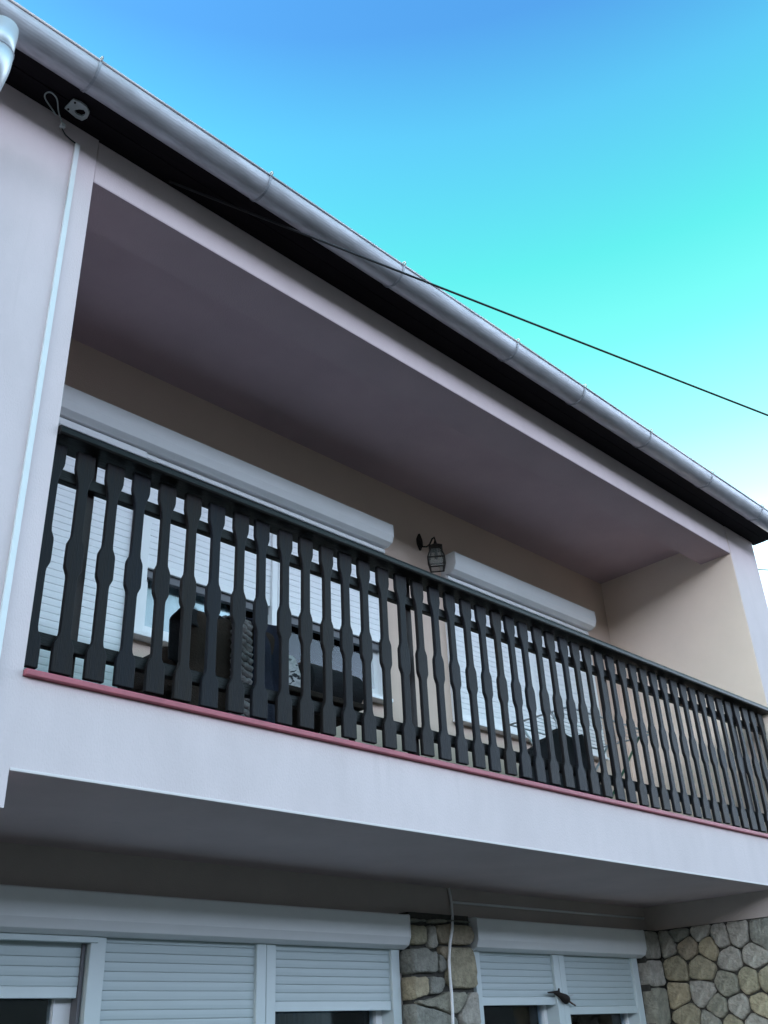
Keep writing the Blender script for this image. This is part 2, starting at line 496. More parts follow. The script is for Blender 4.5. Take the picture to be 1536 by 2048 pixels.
# --- upper left: balcony door and double window under one long box
w = empty('shuttered_window'); w.parent = house
w['label'] = 'long white shutter box over the balcony door and a half open double window'
sbox(w, 1.34, 4.312, 1.10, YU, 4.795, 4.642, 0.060)
rail(w, 1.34, 1.39, 1.195, YU + 0.02, Z_FL + 0.017, 4.640)
shutter(w, 1.39, 2.362, 1.214, 4.598, Z_FL + 0.03, 0.0385)
rail(w, 2.362, 2.402, 1.196, YU + 0.02, Z_FL + 0.017, 4.640)
rail(w, 2.406, 2.474, 1.193, YU + 0.02, 3.55, 4.640)
shutter(w, 2.474, 3.330, 1.214, 4.598, 3.945, 0.0385)
rail(w, 3.330, 3.372, 1.196, YU + 0.02, 3.575, 4.640)
rail(w, 3.376, 3.418, 1.196, YU + 0.02, 3.575, 4.640)
shutter(w, 3.418, 4.268, 1.214, 4.598, 3.936, 0.0385)
rail(w, 4.268, 4.310, 1.196, YU + 0.02, 3.55, 4.640)
sash(w, 2.450, 3.370, 1.268, 3.560, 4.600, 0.075)
sash(w, 3.372, 4.305, 1.268, 3.560, 4.600, 0.075)
MB().box(2.40, 4.305, 1.175, 1.268, 3.535, 3.560).build('sill', 'pvc', w, bevel=0.004)
MB().box(XL + 0.01, 2.37, 1.236, 1.278, Z_FL + 0.02, 4.598).build('door_leaf', 'pvc', w)
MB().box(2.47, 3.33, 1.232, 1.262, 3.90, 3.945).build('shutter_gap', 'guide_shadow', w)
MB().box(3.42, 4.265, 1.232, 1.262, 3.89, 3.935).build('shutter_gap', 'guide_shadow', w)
rail(w, 1.36, 2.40, 1.176, 1.194, 4.594, 4.634, 'head_strip')
rail(w, 2.404, 4.308, 1.185, 1.194, 4.604, 4.630, 'head_strip')
# --- upper right: two shutters fully down
w = empty('shuttered_window'); w.parent = house
w['label'] = 'double window with both white roller shutters fully down, beside the lantern'
sbox(w, 4.952, 6.742, 1.10, YU, 4.795, 4.642, 0.060)
rail(w, 4.956, 6.738, 1.188, 1.2, 4.604, 4.630, 'head_strip')
rail(w, 4.954, 4.998, 1.196, YU + 0.02, 3.56, 4.640)
shutter(w, 4.998, 5.805, 1.214, 4.598, 3.565, 0.0385)
rail(w, 5.805, 5.850, 1.196, YU + 0.01, 3.56, 4.640)
rail(w, 5.854, 5.898, 1.196, YU + 0.01, 3.56, 4.640)
shutter(w, 5.898, 6.696, 1.214, 4.598, 3.565, 0.0385)
rail(w, 6.696, 6.740, 1.196, YU + 0.02, 3.56, 4.640)
MB().box(4.95, 6.745, 1.18, YU - 0.001, 3.540, 3.5595).build('sill', 'pvc', w, bevel=0.004)
# --- lower left: three bays
ZT = 2.082
w = empty('shuttered_window'); w.parent = house
w['label'] = 'three part window with half lowered white shutters under the overhang, left of the stone pier'
sbox(w, 1.00, 4.150, 0.985, YL, 2.250, 2.080, 0.055)
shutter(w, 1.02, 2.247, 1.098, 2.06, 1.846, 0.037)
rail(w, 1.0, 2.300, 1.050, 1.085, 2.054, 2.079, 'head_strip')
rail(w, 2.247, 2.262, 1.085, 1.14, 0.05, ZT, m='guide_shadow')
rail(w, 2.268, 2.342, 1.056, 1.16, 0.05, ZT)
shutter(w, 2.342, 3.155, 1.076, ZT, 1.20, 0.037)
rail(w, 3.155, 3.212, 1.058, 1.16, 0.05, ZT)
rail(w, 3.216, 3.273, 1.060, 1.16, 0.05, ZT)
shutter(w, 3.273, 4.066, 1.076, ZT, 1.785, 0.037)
rail(w, 4.066, 4.128, 1.058, 1.16, 0.05, ZT)
sash(w, 1.02, 2.262, 1.150, 0.06, 2.10, 0.085, None)
sash(w, 2.30, 3.20, 1.150, 0.06, 2.10, 0.075, None)
sash(w, 3.225, 4.10, 1.150, 0.06, 2.10, 0.075, 'navy_curtain', 0.1)
# --- lower right
w = empty('shuttered_window'); w.parent = house
w['label'] = 'two part window with half lowered white shutters between the stone pier and the stone porch wall'
sbox(w, 4.716, 6.520, 0.985, YL, 2.262, 2.088, 0.055)
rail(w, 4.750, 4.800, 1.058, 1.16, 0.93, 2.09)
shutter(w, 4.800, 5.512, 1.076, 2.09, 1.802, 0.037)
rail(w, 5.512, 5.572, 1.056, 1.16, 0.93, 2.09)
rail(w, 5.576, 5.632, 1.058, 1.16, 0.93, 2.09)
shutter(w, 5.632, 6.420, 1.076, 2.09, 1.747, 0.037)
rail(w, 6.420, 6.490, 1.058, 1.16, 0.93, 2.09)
sash(w, 4.76, 5.56, 1.150, 0.95, 2.10, 0.075, None)
sash(w, 5.58, 6.48, 1.150, 0.95, 2.10, 0.075, 'navy_curtain', 0.1)
MB().box(4.74, 6.5, 0.99, 1.15, 0.915, 0.945).build('sill', 'pvc', w, bevel=0.004)


# ------------------------------------------------------------------ stone facing
def clip(poly, px, pz, nx, nz):
    out = []
    n = len(poly)
    for i in range(n):
        a, b = poly[i], poly[(i + 1) % n]
        da = (a[0] - px) * nx + (a[1] - pz) * nz
        db = (b[0] - px) * nx + (b[1] - pz) * nz
        if da <= 0:
            out.append(a)
        if da * db < 0:
            t = da / (da - db)
            out.append((a[0] + (b[0] - a[0]) * t, a[1] + (b[1] - a[1]) * t))
    return out


def voronoi(seeds, x0, x1, z0, z1):
    cells = []
    for i, s in enumerate(seeds):
        p = [(x0, z0), (x1, z0), (x1, z1), (x0, z1)]
        for j, q in enumerate(seeds):
            if i != j and p and (s[0] - q[0]) ** 2 + (s[1] - q[1]) ** 2 < 0.6:
                p = clip(p, (s[0] + q[0]) / 2, (s[1] + q[1]) / 2, q[0] - s[0], q[1] - s[1])
        if len(p) > 2:
            cells.append(p)
    return cells


def chaikin(p):
    """cut the corners, by no more than 2 cm"""
    out = []
    for i in range(len(p)):
        a, b = p[i], p[(i + 1) % len(p)]
        L = math.hypot(b[0] - a[0], b[1] - a[1]) or 1e-6
        q = min(0.25, 0.016 / L)
        out += [(a[0] + (b[0] - a[0]) * q, a[1] + (b[1] - a[1]) * q), (a[0] + (b[0] - a[0]) * (1 - q), a[1] + (b[1] - a[1]) * (1 - q))]
    return out


def shrink(p, d):
    us, zs = [a[0] for a in p], [a[1] for a in p]
    cx, cz = (min(us) + max(us)) / 2, (min(zs) + max(zs)) / 2
    ku = max(0.2, 1 - 2 * d / max(1e-4, max(us) - min(us)))
    kz = max(0.2, 1 - 2 * d / max(1e-4, max(zs) - min(zs)))
    return [(cx + (a - cx) * ku, cz + (b - cz) * kz) for a, b in p]


def stone(parent, poly, face, depth, axis, gap=0.007, soften=True):
    """rubble stone on a wall: outline (u, z); axis 'y' faces -y, axis 'x' faces -x"""
    p = []
    for i in range(len(poly)):
        a, b = poly[i], poly[(i + 1) % len(poly)]
        p.append(a)
        if math.dist(a, b) > 0.06:
            L = math.dist(a, b)
            d = random.uniform(-0.05, 0.05) * L * 0.5 - 0.002
            p.append(((a[0] + b[0]) / 2 + (b[1] - a[1]) / L * -d, (a[1] + b[1]) / 2 + (b[0] - a[0]) / L * d))
    p = shrink(p, gap)
    if soften:
        p = chaikin(p)
    p = [(a + random.uniform(-0.003, 0.003), b + random.uniform(-0.003, 0.003)) for a, b in p]
    n = len(p)
    q1, q2 = shrink(p, 0.0045), shrink(p, 0.016)
    cx = sum(a[0] for a in p) / n; cz = sum(a[1] for a in p) / n
    bulge = random.uniform(0.002, 0.007)
    tilt = (random.uniform(-0.04, 0.04), random.uniform(-0.04, 0.04))

    def at(u, z, d):
        d = d + (u - cx) * tilt[0] + (z - cz) * tilt[1]
        return (u - cx, -d, z - cz) if axis == 'y' else (-d, u - cx, z - cz)
    vs_ = [at(a, b, -depth) for a, b in p] + [at(a, b, -0.008) for a, b in p] + [at(a, b, random.uniform(0.002, 0.006)) for a, b in q1]
    vs_ += [at(a, b, bulge + random.uniform(-0.003, 0.003)) for a, b in q2] + [at(cx, cz, bulge + 0.002)]
    fs = []
    for r in range(3):
        for i in range(n):
            fs.append((r * n + i, r * n + (i + 1) % n, (r + 1) * n + (i + 1) % n, (r + 1) * n + i))
    for i in range(n):
        fs.append((3 * n + i, 3 * n + (i + 1) % n, 4 * n))
    o = MB().add(vs_, fs).build('stone', 'stone', parent, smooth=True)
    o.location = (cx, face, cz) if axis == 'y' else (face, cx, cz)
    return o


Rm = (right, down, fwd)


def back(px, py, y=None, x=None):
    """pixel of the photograph -> point on the plane y = const or x = const of the place"""
    u, v = (px - 768) / 1940.77, (py - 1024) / 1940.77
    d = right * u + down * v + fwd
    t = (y + 3.0) / d.y if y is not None else x / d.x
    return Vector((d.x * t, d.y * t - 3.0, d.z * t + 1.6))


pier = P('stone_pier', MB().box(4.170, 4.675, YS + 0.03, YL + 0.002, 0.0, 2.268), 'mortar', label='stone faced pier between the two lower windows')
k = 7.64
PIER = [[(310, 520), (565, 530), (580, 840), (310, 850)], [(585, 520), (705, 530), (745, 880), (650, 915), (590, 850)],
        [(725, 515), (900, 500), (1240, 530), (1290, 700), (1255, 845), (780, 815), (715, 640)],
        [(225, 865), (560, 860), (640, 930), (735, 930), (745, 1285), (225, 1290)],
        [(755, 945), (865, 1060), (870, 1240), (800, 1285), (755, 1150)], [(770, 840), (930, 850), (925, 1080), (860, 1050), (760, 930)],
        [(935, 860), (1265, 865), (1320, 1100), (1345, 1505), (990, 1520), (880, 1400), (890, 1100)],
        [(225, 1305), (600, 1305), (605, 1610), (400, 1660), (225, 1700)], [(610, 1305), (830, 1305), (865, 1430), (800, 1580), (612, 1612)],
        [(410, 1690), (760, 1620), (870, 1540), (940, 1540), (1200, 1545), (1190, 1700), (1070, 1900), (960, 1900), (480, 1760)],
        [(1225, 1560), (1345, 1530), (1410, 2080), (1120, 2080), (1085, 1930)],
        [(225, 1730), (380, 1720), (900, 1890), (1040, 1950), (1080, 2300), (240, 2300)],
        [(310, 430), (570, 430), (565, 505), (310, 500)], [(600, 430), (880, 440), (870, 500), (720, 520), (600, 505)], [(900, 440), (1250, 470), (1220, 515), (910, 495)]]
for poly in PIER:
    pts = [back(780 + a / k, 1780 + b / k, y=YS) for a, b in poly]
    stone(pier, [(min(max(p.x, 4.150), 4.686), min(p.z, 2.275)) for p in pts], YS, 0.098, 'y', 0.004)
seeds = [(4.17 + 0.17 * (i % 3) + random.uniform(-0.03, 0.03) + 0.06, 0.09 + 0.19 * (i // 3) + random.uniform(-0.03, 0.03)) for i in range(24)]
for c in voronoi(seeds, 4.15, 4.686, 0.0, 1.60):
    stone(pier, c, YS, 0.098, 'y', 0.006)
strip = P('stone_facing', MB().box(6.535, XW + 0.03, YS + 0.03, YL + 0.002, 0.0, 2.268), 'mortar', label='narrow stone strip between the right window and the porch corner')
z0 = 2.262
zz = [2.262, 2.075, 1.90, 1.66, 1.50, 1.28, 1.10, 0.86, 0.70, 0.46, 0.24, 0.0]
for a, b in zip(zz, zz[1:]):
    e = random.uniform(-0.01, 0.01)
    stone(strip, [(6.527, b), (XW - 0.004, b + e), (XW - 0.004, a + e * 0.6), (6.527, a)], YS, 0.098, 'y', 0.006)
porch = P('stone_facing', MB().box(XW + 0.022, XW + 0.04, 0.013, YS + 0.04, 0.0, 2.268), 'mortar', label='rubble stone side wall of the porch at the right')
k = 6.0
SEED = [(300, 540), (560, 540), (820, 560), (960, 450), (1150, 400), (1450, 420), (410, 830), (740, 820), (1070, 700), (1370, 670), (440, 1130), (760, 1110), (1050, 1010), (1310, 970), (1530, 960),
        (570, 1410), (920, 1290), (1180, 1280), (1450, 1260), (860, 1480), (1100, 1510), (1400, 1500), (480, 390), (700, 370)]
sd = []
for a, b in SEED:
    p = back(1280 + a / k, 1800 + b / k, x=XW)
    if 0.02 < p.y < YS:
        sd.append((p.y, p.z))
zmin = min(s[1] for s in sd)
for i in range(70):
    u, v = 0.08 + 0.165 * (i % 6) + random.uniform(-0.04, 0.04), 0.08 + 0.15 * (i // 6) + random.uniform(-0.035, 0.035)
    if v < 2.24 and all((u - s[0]) ** 2 + (v - s[1]) ** 2 > 0.10 ** 2 for s in sd):
        sd.append((u, v))
for c in voronoi(sd, 0.005, YS + 0.005, 0.0, 2.268):
    stone(porch, c, XW, 0.03, 'x', 0.007)
front = P('stone_facing', MB().box(XW + 0.042, XE - 0.012, -0.012, 0.0115, 0.0, Z_SLAB - 0.008), 'mortar', label='stone front of the porch wall below the loggia slab')
sd = [(XW + 0.1 + 0.17 * (i % 6) + random.uniform(-0.04, 0.04), 0.1 + 0.16 * (i // 6) + random.uniform(-0.04, 0.04)) for i in range(90)]
sd = [s for s in sd if s[0] < XE and s[1] < Z_SLAB]
for c in voronoi(sd, XW + 0.005, XE - 0.012, 0.0, Z_SLAB - 0.01):
    stone(front, c, -0.03, 0.03, 'y', 0.007)
adopt(house)

# ------------------------------------------------------------------ railing
rl = empty('balcony_railing', (4.25, 0.07, Z_FL))
tag(rl, 'dark wooden balcony railing with flat cut-out balusters along the loggia', 'railing')
half = [(0.0375, 0.000), (0.039, 0.003), (0.039, 0.098), (0.037, 0.110), (0.030, 0.124), (0.0235, 0.136), (0.0210, 0.152), (0.0208, 0.360), (0.0225, 0.376), (0.029, 0.391), (0.0335, 0.402), (0.0345, 0.412), (0.0345, 0.492),
        (0.0330, 0.503), (0.028, 0.515), (0.0222, 0.528), (0.0205, 0.545), (0.0205, 0.735), (0.0225, 0.757), (0.029, 0.785), (0.0365, 0.808), (0.039, 0.822), (0.039, 0.900)]
prof = half + [(-x, z) for x, z in reversed(half)]
bme = MB().prism_y(prof, 0.0, 0.021).mesh('baluster')
bme.materials.append(MATS['rail_wood'])
x = 1.366
while x < XR - 0.03:
    o = bpy.data.objects.new('baluster', bme)
    C.objects.link(o)
    o.location = (x + random.uniform(-0.003, 0.003), 0.040 + random.uniform(-0.001, 0.001), 2.794 + random.uniform(-0.004, 0.003))
    o.rotation_euler = (0, RAD(random.uniform(-0.25, 0.25)), RAD(random.uniform(-1.2, 1.2)))
    o.parent = rl
    md = o.modifiers.new('bevel', 'BEVEL'); md.width = 0.0035; md.segments = 2; md.limit_method = 'ANGLE'; md.angle_limit = RAD(50)
    x += 0.1243
MB().prism_x([(-0.012, 3.699), (-0.018, 3.708), (-0.018, 3.728), (-0.008, 3.742), (0.020, 3.748), (0.085, 3.748), (0.112, 3.742), (0.120, 3.728), (0.120, 3.708), (0.114, 3.699)], XL + 0.006, XR - 0.004).build('handrail', 'rail_dark', rl, bevel=0.003)
MB().box(XL + 0.008, XR - 0.006, 0.0635, 0.098, 3.552, 3.600).build('cross_rail', 'rail_dark', rl, bevel=0.004)
MB().box(XL + 0.008, XR - 0.006, 0.0635, 0.098, 2.884, 2.934).build('cross_rail', 'rail_dark', rl, bevel=0.004)
for xp in (1.545, 3.335, 5.085, 6.745):
    MB().box(xp - 0.021, xp + 0.021, 0.099, 0.141, Z_FL + 0.03, 3.698).build('post', 'post_paint', rl, bevel=0.003)
    MB().box(xp - 0.04, xp + 0.04, 0.085, 0.155, Z_FL + 0.0165, Z_FL + 0.0295).build('post_foot', 'post_paint', rl, bevel=0.002)
adopt(rl)

# ------------------------------------------------------------------ gutter and downpipe
gt = empty('rain_gutter', (2.3, -0.31, 5.25))
tag(gt, 'half round zinc rain gutter running along the whole eave', 'gutter')
GY, GZ, GR = -0.275, 5.334, 0.080
outer = [(GY + GR * math.cos(a), GZ + GR * math.sin(a)) for a in [math.pi + math.pi * i / 20 for i in range(21)]]
inner = [(GY + (GR - 0.003) * math.cos(a), GZ + (GR - 0.003) * math.sin(a)) for a in [2 * math.pi - math.pi * i / 20 for i in range(21)]]
lens = [-3.3, 0.62, 3.62, 6.05, 7.80]
for i, (a, b) in enumerate(zip(lens, lens[1:])):
    e = 0.0012 * (i % 2)
    MB().prism_x([(y, z - e) for y, z in outer + inner], a, b + 0.03).build('trough', 'zinc', gt, smooth=False)
    MB().tube([(a, GY - GR - 0.002, GZ + 0.002 - e), (b, GY - GR - 0.002, GZ + 0.002 - e)], 0.0065, 10).build('rim_bead', 'zinc', gt, smooth=True)
for xb in (-1.6, -0.7, 0.2, 1.135, 2.056, 2.978, 3.969, 4.669, 5.472, 6.336, 7.15):
    so = [(GY + (GR + 0.005) * math.cos(a), GZ + (GR + 0.005) * math.sin(a)) for a in [math.pi + math.pi * i / 20 for i in range(21)]]
    si = [(GY + (GR + 0.0015) * math.cos(a), GZ + (GR + 0.0015) * math.sin(a)) for a in [2 * math.pi - math.pi * i / 20 for i in range(21)]]
    br = MB().prism_x(so + si, xb - 0.006, xb + 0.006).build('bracket', 'strap', gt)
    MB().tube([(xb, GY - GR - 0.006, GZ - 0.004), (xb, GY - GR - 0.017, GZ + 0.004), (xb, GY - GR - 0.014, GZ + 0.018), (xb, GY - GR, GZ + 0.022), (xb, GY - GR + 0.015, GZ + 0.016)], 0.004, 6).build('hook', 'strap', br)
MB().prism_x([(GY + GR * math.cos(a), GZ + GR * math.sin(a)) for a in [math.pi + math.pi * i / 20 for i in range(21)]], 7.832, 7.836).build('end_plate', 'zinc', gt)
adopt(gt)

dp = empty('downpipe', (0.775, -0.09, 0))
tag(dp, 'pale zinc downpipe elbow below the gutter at the left edge', 'downpipe')
px_ = 0.752
top = [(px_, GY, 5.262), (px_, GY, 5.110)]
MB().tube(top, [0.060, 0.056], 24).build('outlet', 'zinc_pale', dp, smooth=True)
el = [(px_, GY, 5.115)] + [Vector((px_, GY + 0.07, 5.075)) + Vector((0, -math.cos(t), -math.sin(t))) * 0.07 for t in [RAD(58 * i / 6) for i in range(7)]]
last = Vector(el[-1]); dirn = Vector((0, math.sin(RAD(58)), -math.cos(RAD(58))))
el += [last + dirn * 0.06, last + dirn * 0.12]
MB().tube(el, 0.0585, 24).build('elbow', 'zinc_pale', dp, smooth=True)
MB().tube([(px_, GY, 5.117), (px_, GY, 5.110)], 0.0612, 24).build('collar', 'strap', dp, smooth=True)
e2 = last + dirn * 0.12
MB().tube([e2 - dirn * 0.01, e2 + Vector((0, 0.03, -0.05)), (px_, -0.065, e2.z - 0.12), (px_, -0.065, 0.1)], 0.056, 24).build('pipe', 'zinc_pale', dp, smooth=True)
adopt(dp)

# ------------------------------------------------------------------ fixtures on the left wall and the eave
t = MB().box(1.224, 1.246, -0.0145, -0.0006, 2.32, 5.205).build('cable_trunking', 'white_plastic', None, bevel=0.002)
tag(t, 'narrow white cable trunking running down the left plaster wall', 'trunking')
lc = empty('looped_cable', (1.15, -0.02, 5.25))
tag(lc, 'thin grey cable looping out below the eave to a small white connector', 'cable')
loop = [(1.118, -0.012, 5.296), (1.092, -0.026, 5.302), (1.060, -0.040, 5.303), (1.026, -0.066, 5.301), (1.036, -0.108, 5.299), (1.078, -0.098, 5.298), (1.100, -0.062, 5.296), (1.120, -0.030, 5.290), (1.146, -0.016, 5.276), (1.152, -0.014, 5.262)]
cu = bpy.data.curves.new('loop_curve', 'CURVE'); cu.dimensions = '3D'
sp = cu.splines.new('NURBS'); sp.points.add(len(loop) - 1); sp.use_endpoint_u = True; sp.order_u = 4
for q, p in zip(sp.points, loop):
    q.co = (*p, 1)
cu.bevel_depth = 0.0032; cu.bevel_resolution = 2; cu.resolution_u = 8
tmp = bpy.data.objects.new('tmp', cu); C.objects.link(tmp)
bpy.context.view_layer.update()
me = bpy.data.meshes.new_from_object(tmp.evaluated_get(bpy.context.evaluated_depsgraph_get()))
bpy.data.objects.remove(tmp, do_unlink=True)
me.materials.clear()
link('cable', me, 'grey_plastic', lc)
MB().box(1.142, 1.162, -0.026, -0.006, 5.240, 5.262).build('connector', 'white_plastic', lc, bevel=0.002)
MB().tube([(1.152, -0.012, 5.240), (1.175, -0.006, 5.222), (1.205, -0.006, 5.212), (1.233, -0.008, 5.204)], 0.003, 8).build('tail', 'black_cable', lc, smooth=True)
adopt(lc)
# plate with a drop-shaped hole screwed under the eave
bm = bmesh.new()
outl = [(1.128, -0.066), (1.134, -0.132), (1.165, -0.140), (1.195, -0.138), (1.222, -0.118), (1.228, -0.085), (1.218, -0.058), (1.190, -0.054)]
hole = [(1.166, -0.086), (1.178, -0.104), (1.194, -0.114), (1.208, -0.108), (1.212, -0.092), (1.204, -0.078), (1.186, -0.074), (1.172, -0.078)]
vo = [bm.verts.new((a, b, 5.312)) for a, b in outl]; vh = [bm.verts.new((a, b, 5.312)) for a, b in hole]
idx = [3, 4, 5, 6, 7, 0, 1, 2]
eo = [bm.edges.new((vo[i], vo[(i + 1) % 8])) for i in range(8)]; eh = [bm.edges.new((vh[i], vh[(i + 1) % 8])) for i in range(8)]
bmesh.ops.bridge_loops(bm, edges=eo + eh)
r = bmesh.ops.extrude_face_region(bm, geom=bm.faces[:])
bmesh.ops.translate(bm, verts=[v for v in r['geom'] if isinstance(v, bmesh.types.BMVert)], vec=(0, 0, -0.012))
bmesh.ops.recalc_face_normals(bm, faces=bm.faces)
me = bpy.data.meshes.new('hook_plate'); bm.to_mesh(me); bm.free()
hp = link('hook_plate', me, 'grey_plastic', None, 0.002)
tag(hp, 'small grey plate with a drop shaped hole fixed under the dark eave', 'plate')
for a, b in ((1.142, -0.075), (1.147, -0.125)):
    MB().tube([(a, b, 5.2995), (a, b, 5.296)], 0.005, 8).build('screw', 'iron', hp)

# overhead cables
A, B = Vector((1.70, -0.02, 5.308)), back(1536, 828, y=-1.25)
pts = []
for i in range(41):
    s = i / 16.0
    p = A + (B - A) * s
    p.z -= 0.012 * math.sin(min(s, 2.5) / 2.5 * math.pi)
    pts.append(p)
o = MB().tube(pts, 0.0058, 8).build('overhead_cable', 'black_cable', None, smooth=True)
tag(o, 'black service cable crossing the sky and the gutter to the right', 'cable')
p0, p1 = back(1440, 1136, y=12.0), back(1560, 1141, y=11.0)
pts = [p0 + (p1 - p0) * (i / 6.0 * 3 - 1.0) for i in range(7)]
o = MB().tube(pts, 0.028, 8).build('overhead_cable', 'green_paint', None, smooth=True)
tag(o, 'thin distant cable beyond the right end of the house', 'cable')

# ------------------------------------------------------------------ lantern on the rear wall
ln = empty('wall_lantern', (4.735, 1.25, 4.80))
tag(ln, 'black iron wall lantern with glass panes hanging between the two upper windows', 'lantern')
LX, LY = 4.742, 1.10
zt, zm, zb = 4.765, 4.655, 4.585
MB().tube([(4.735, YU - 0.010, 4.845), (4.735, YU - 0.020, 4.845)], [0.026, 0.016], 14).build('wall_plate', 'iron', ln)
pl = [(4.735 + 0.030 * math.cos(a), 4.855 + 0.062 * math.sin(a) * (1 + 0.15 * math.cos(4 * a))) for a in [2 * math.pi * i / 24 for i in range(24)]]
MB().prism_y(pl, YU - 0.012, YU - 0.001).build('back_plate', 'iron', ln, bevel=0.002)
arm = [(4.735, YU - 0.012, 4.835), (4.736, 1.215, 4.806), (4.737, 1.18, 4.792), (4.738, 1.15, 4.800), (4.740, 1.125, 4.836), (4.742, 1.105, 4.840), (LX, LY, 4.820)]
MB().tube(arm, 0.006, 8).build('arm', 'iron', ln, smooth=True)
MB().tube([(LX, LY, 4.82), (LX, LY, 4.778)], [0.005, 0.016], 8).build('chain_loop', 'iron', ln)


def turn(pts):
    c_, s_ = math.cos(RAD(40)), math.sin(RAD(40))
    return [(LX + (x_ - LX) * c_ - (y_ - LY) * s_, LY + (x_ - LX) * s_ + (y_ - LY) * c_, z_) for x_, y_, z_ in pts]


def frus(r0, z0_, r1, z1_, cx=LX, cy=LY):
    return turn([(cx - r0, cy - r0, z0_), (cx + r0, cy - r0, z0_), (cx + r0, cy + r0, z0_), (cx - r0, cy + r0, z0_), (cx - r1, cy - r1, z1_), (cx + r1, cy - r1, z1_), (cx + r1, cy + r1, z1_), (cx - r1, cy + r1, z1_)])


BF = [(0, 3, 2, 1), (4, 5, 6, 7), (0, 1, 5, 4), (1, 2, 6, 5), (2, 3, 7, 6), (3, 0, 4, 7)]
MB().add(frus(0.050, zt - 0.012, 0.012, zt + 0.018), BF).build('roof_cap', 'iron', ln)
MB().add(frus(0.036, zt - 0.03, 0.050, zt - 0.0125), BF).build('cap_rim', 'iron', ln)
cage = MB()
rt, rm, rb = 0.034, 0.060, 0.046
for sx, sy in ((-1, -1), (1, -1), (1, 1), (-1, 1)):
    cage.tube(turn([(LX + sx * rt, LY + sy * rt, zt - 0.025), (LX + sx * rm, LY + sy * rm, zm)]), 0.0055, 6)
    cage.tube(turn([(LX + sx * rm, LY + sy * rm, zm), (LX + sx * rb, LY + sy * rb, zb)]), 0.0055, 6)
for rr, z in ((rm, zm), (rb, zb)):
    c4 = turn([(LX - rr, LY - rr, z), (LX + rr, LY - rr, z), (LX + rr, LY + rr, z), (LX - rr, LY + rr, z)])
    for i in range(4):
        cage.tube([c4[i], c4[(i + 1) % 4]], 0.0055, 6)
cage.build('cage', 'iron', ln)
MB().add(frus(rm - 0.004, zm, rt - 0.004, zt - 0.028), BF[2:]).build('pane', 'lamp_glass', ln)
MB().add(frus(rb - 0.004, zb + 0.001, rm - 0.004, zm - 0.002), BF[2:]).build('pane', 'lamp_glass', ln)
MB().tube([(LX, LY, zt - 0.03), (LX, LY, zt - 0.06), (LX, LY, zt - 0.085), (LX, LY, zt - 0.105)], [0.011, 0.012, 0.016, 0.006], 10).build('bulb_holder', 'iron', ln, smooth=True)
adopt(ln)

# ------------------------------------------------------------------ lower cables and ornament
pth = [(4.592, YL - 0.012, 2.429)] + [back(a, b, y=c) for a, b, c in ((903, 1805, 1.076), (904.5, 1835, 1.01), (904.5, 1858, 0.964), (900, 1886, 0.962), (898, 1920, 0.960), (900, 1955, 0.960), (903, 1985, 0.960), (905, 2020, 0.960), (906, 2060, 0.960))]
pth += [(pth[-1].x, 0.960, 0.1)]
o = MB().tube(pth, 0.0085, 10).build('electric_cable', 'grey_plastic', None, smooth=True)
o.data.materials[0] = MATS['white_plastic']
tag(o, 'pale cable hanging from the slab down over the stone pier', 'cable')
o = MB().tube([(4.604, YL - 0.011, 2.350), (5.2, YL - 0.0115, 2.352), (6.0, YL - 0.011, 2.354), (6.70, YL - 0.011, 2.357)], 0.0075, 10).build('electric_cable', 'white_plastic', None, smooth=True)
tag(o, 'straight grey cable clipped along the plaster band above the right lower window', 'cable')
om = empty('window_ornament', (5.52, 1.04, 1.84))
tag(om, 'small dark winged ornament fixed to the white post of the lower right window', 'ornament')
MB().tube([(5.470, 1.044, 1.866), (5.495, 1.040, 1.862), (5.520, 1.034, 1.852), (5.550, 1.032, 1.838), (5.575, 1.034, 1.828), (5.590, 1.036, 1.822)], [0.006, 0.014, 0.017, 0.026, 0.027, 0.010], 12).build('body', 'iron', om, smooth=True)
MB().tube([(5.588, 1.036, 1.824), (5.662, 1.034, 1.795)], [0.007, 0.005], 8).build('tail', 'brown_wood', om, smooth=True)
MB().add([(5.39, 1.035, 1.872), (5.49, 1.030, 1.880), (5.50, 1.030, 1.862), (5.40, 1.036, 1.864), (5.39, 1.038, 1.872), (5.49, 1.034, 1.880), (5.50, 1.034, 1.862), (5.40, 1.039, 1.864)], BF).build('wing', 'iron', om)
MB().add([(5.57, 1.030, 1.852), (5.655, 1.034, 1.860), (5.655, 1.034, 1.852), (5.57, 1.030, 1.838), (5.57, 1.034, 1.852), (5.655, 1.037, 1.860), (5.655, 1.037, 1.852), (5.57, 1.034, 1.838)], BF).build('wing', 'grey_plastic', om)
MB().tube([(5.508, 1.038, 1.868), (5.512, 1.036, 1.892)], [0.008, 0.005], 8).build('crest', 'iron', om)
adopt(om)

# ------------------------------------------------------------------ things on the loggia
FZ = Z_FL + 0.017


def slab(w_, d_, h_, r=0.03):
    """soft rounded block centred on x, y with its base at 0"""
    bm = bmesh.new()
    bmesh.ops.create_cube(bm, size=1.0)
    for v in bm.verts:
        v.co = Vector((v.co.x * w_, v.co.y * d_, (v.co.z + 0.5) * h_))
    bmesh.ops.bevel(bm, geom=bm.edges[:], offset=min(r, d_ * 0.45), segments=4, profile=0.5, affect='EDGES')
    me_ = bpy.data.meshes.new('block'); bm.to_mesh(me_); bm.free()
    me_.polygons.foreach_set('use_smooth', [True] * len(me_.polygons))
    return me_


def rough(me_, amp, sc_, seed=0):
    from mathutils import noise
    me_.update()
    ns = [v.normal.copy() for v in me_.vertices]
    for v, nn in zip(me_.vertices, ns):
        v.co += nn * noise.noise(v.co * sc_ + Vector((seed, 0, 0))) * amp
    return me_


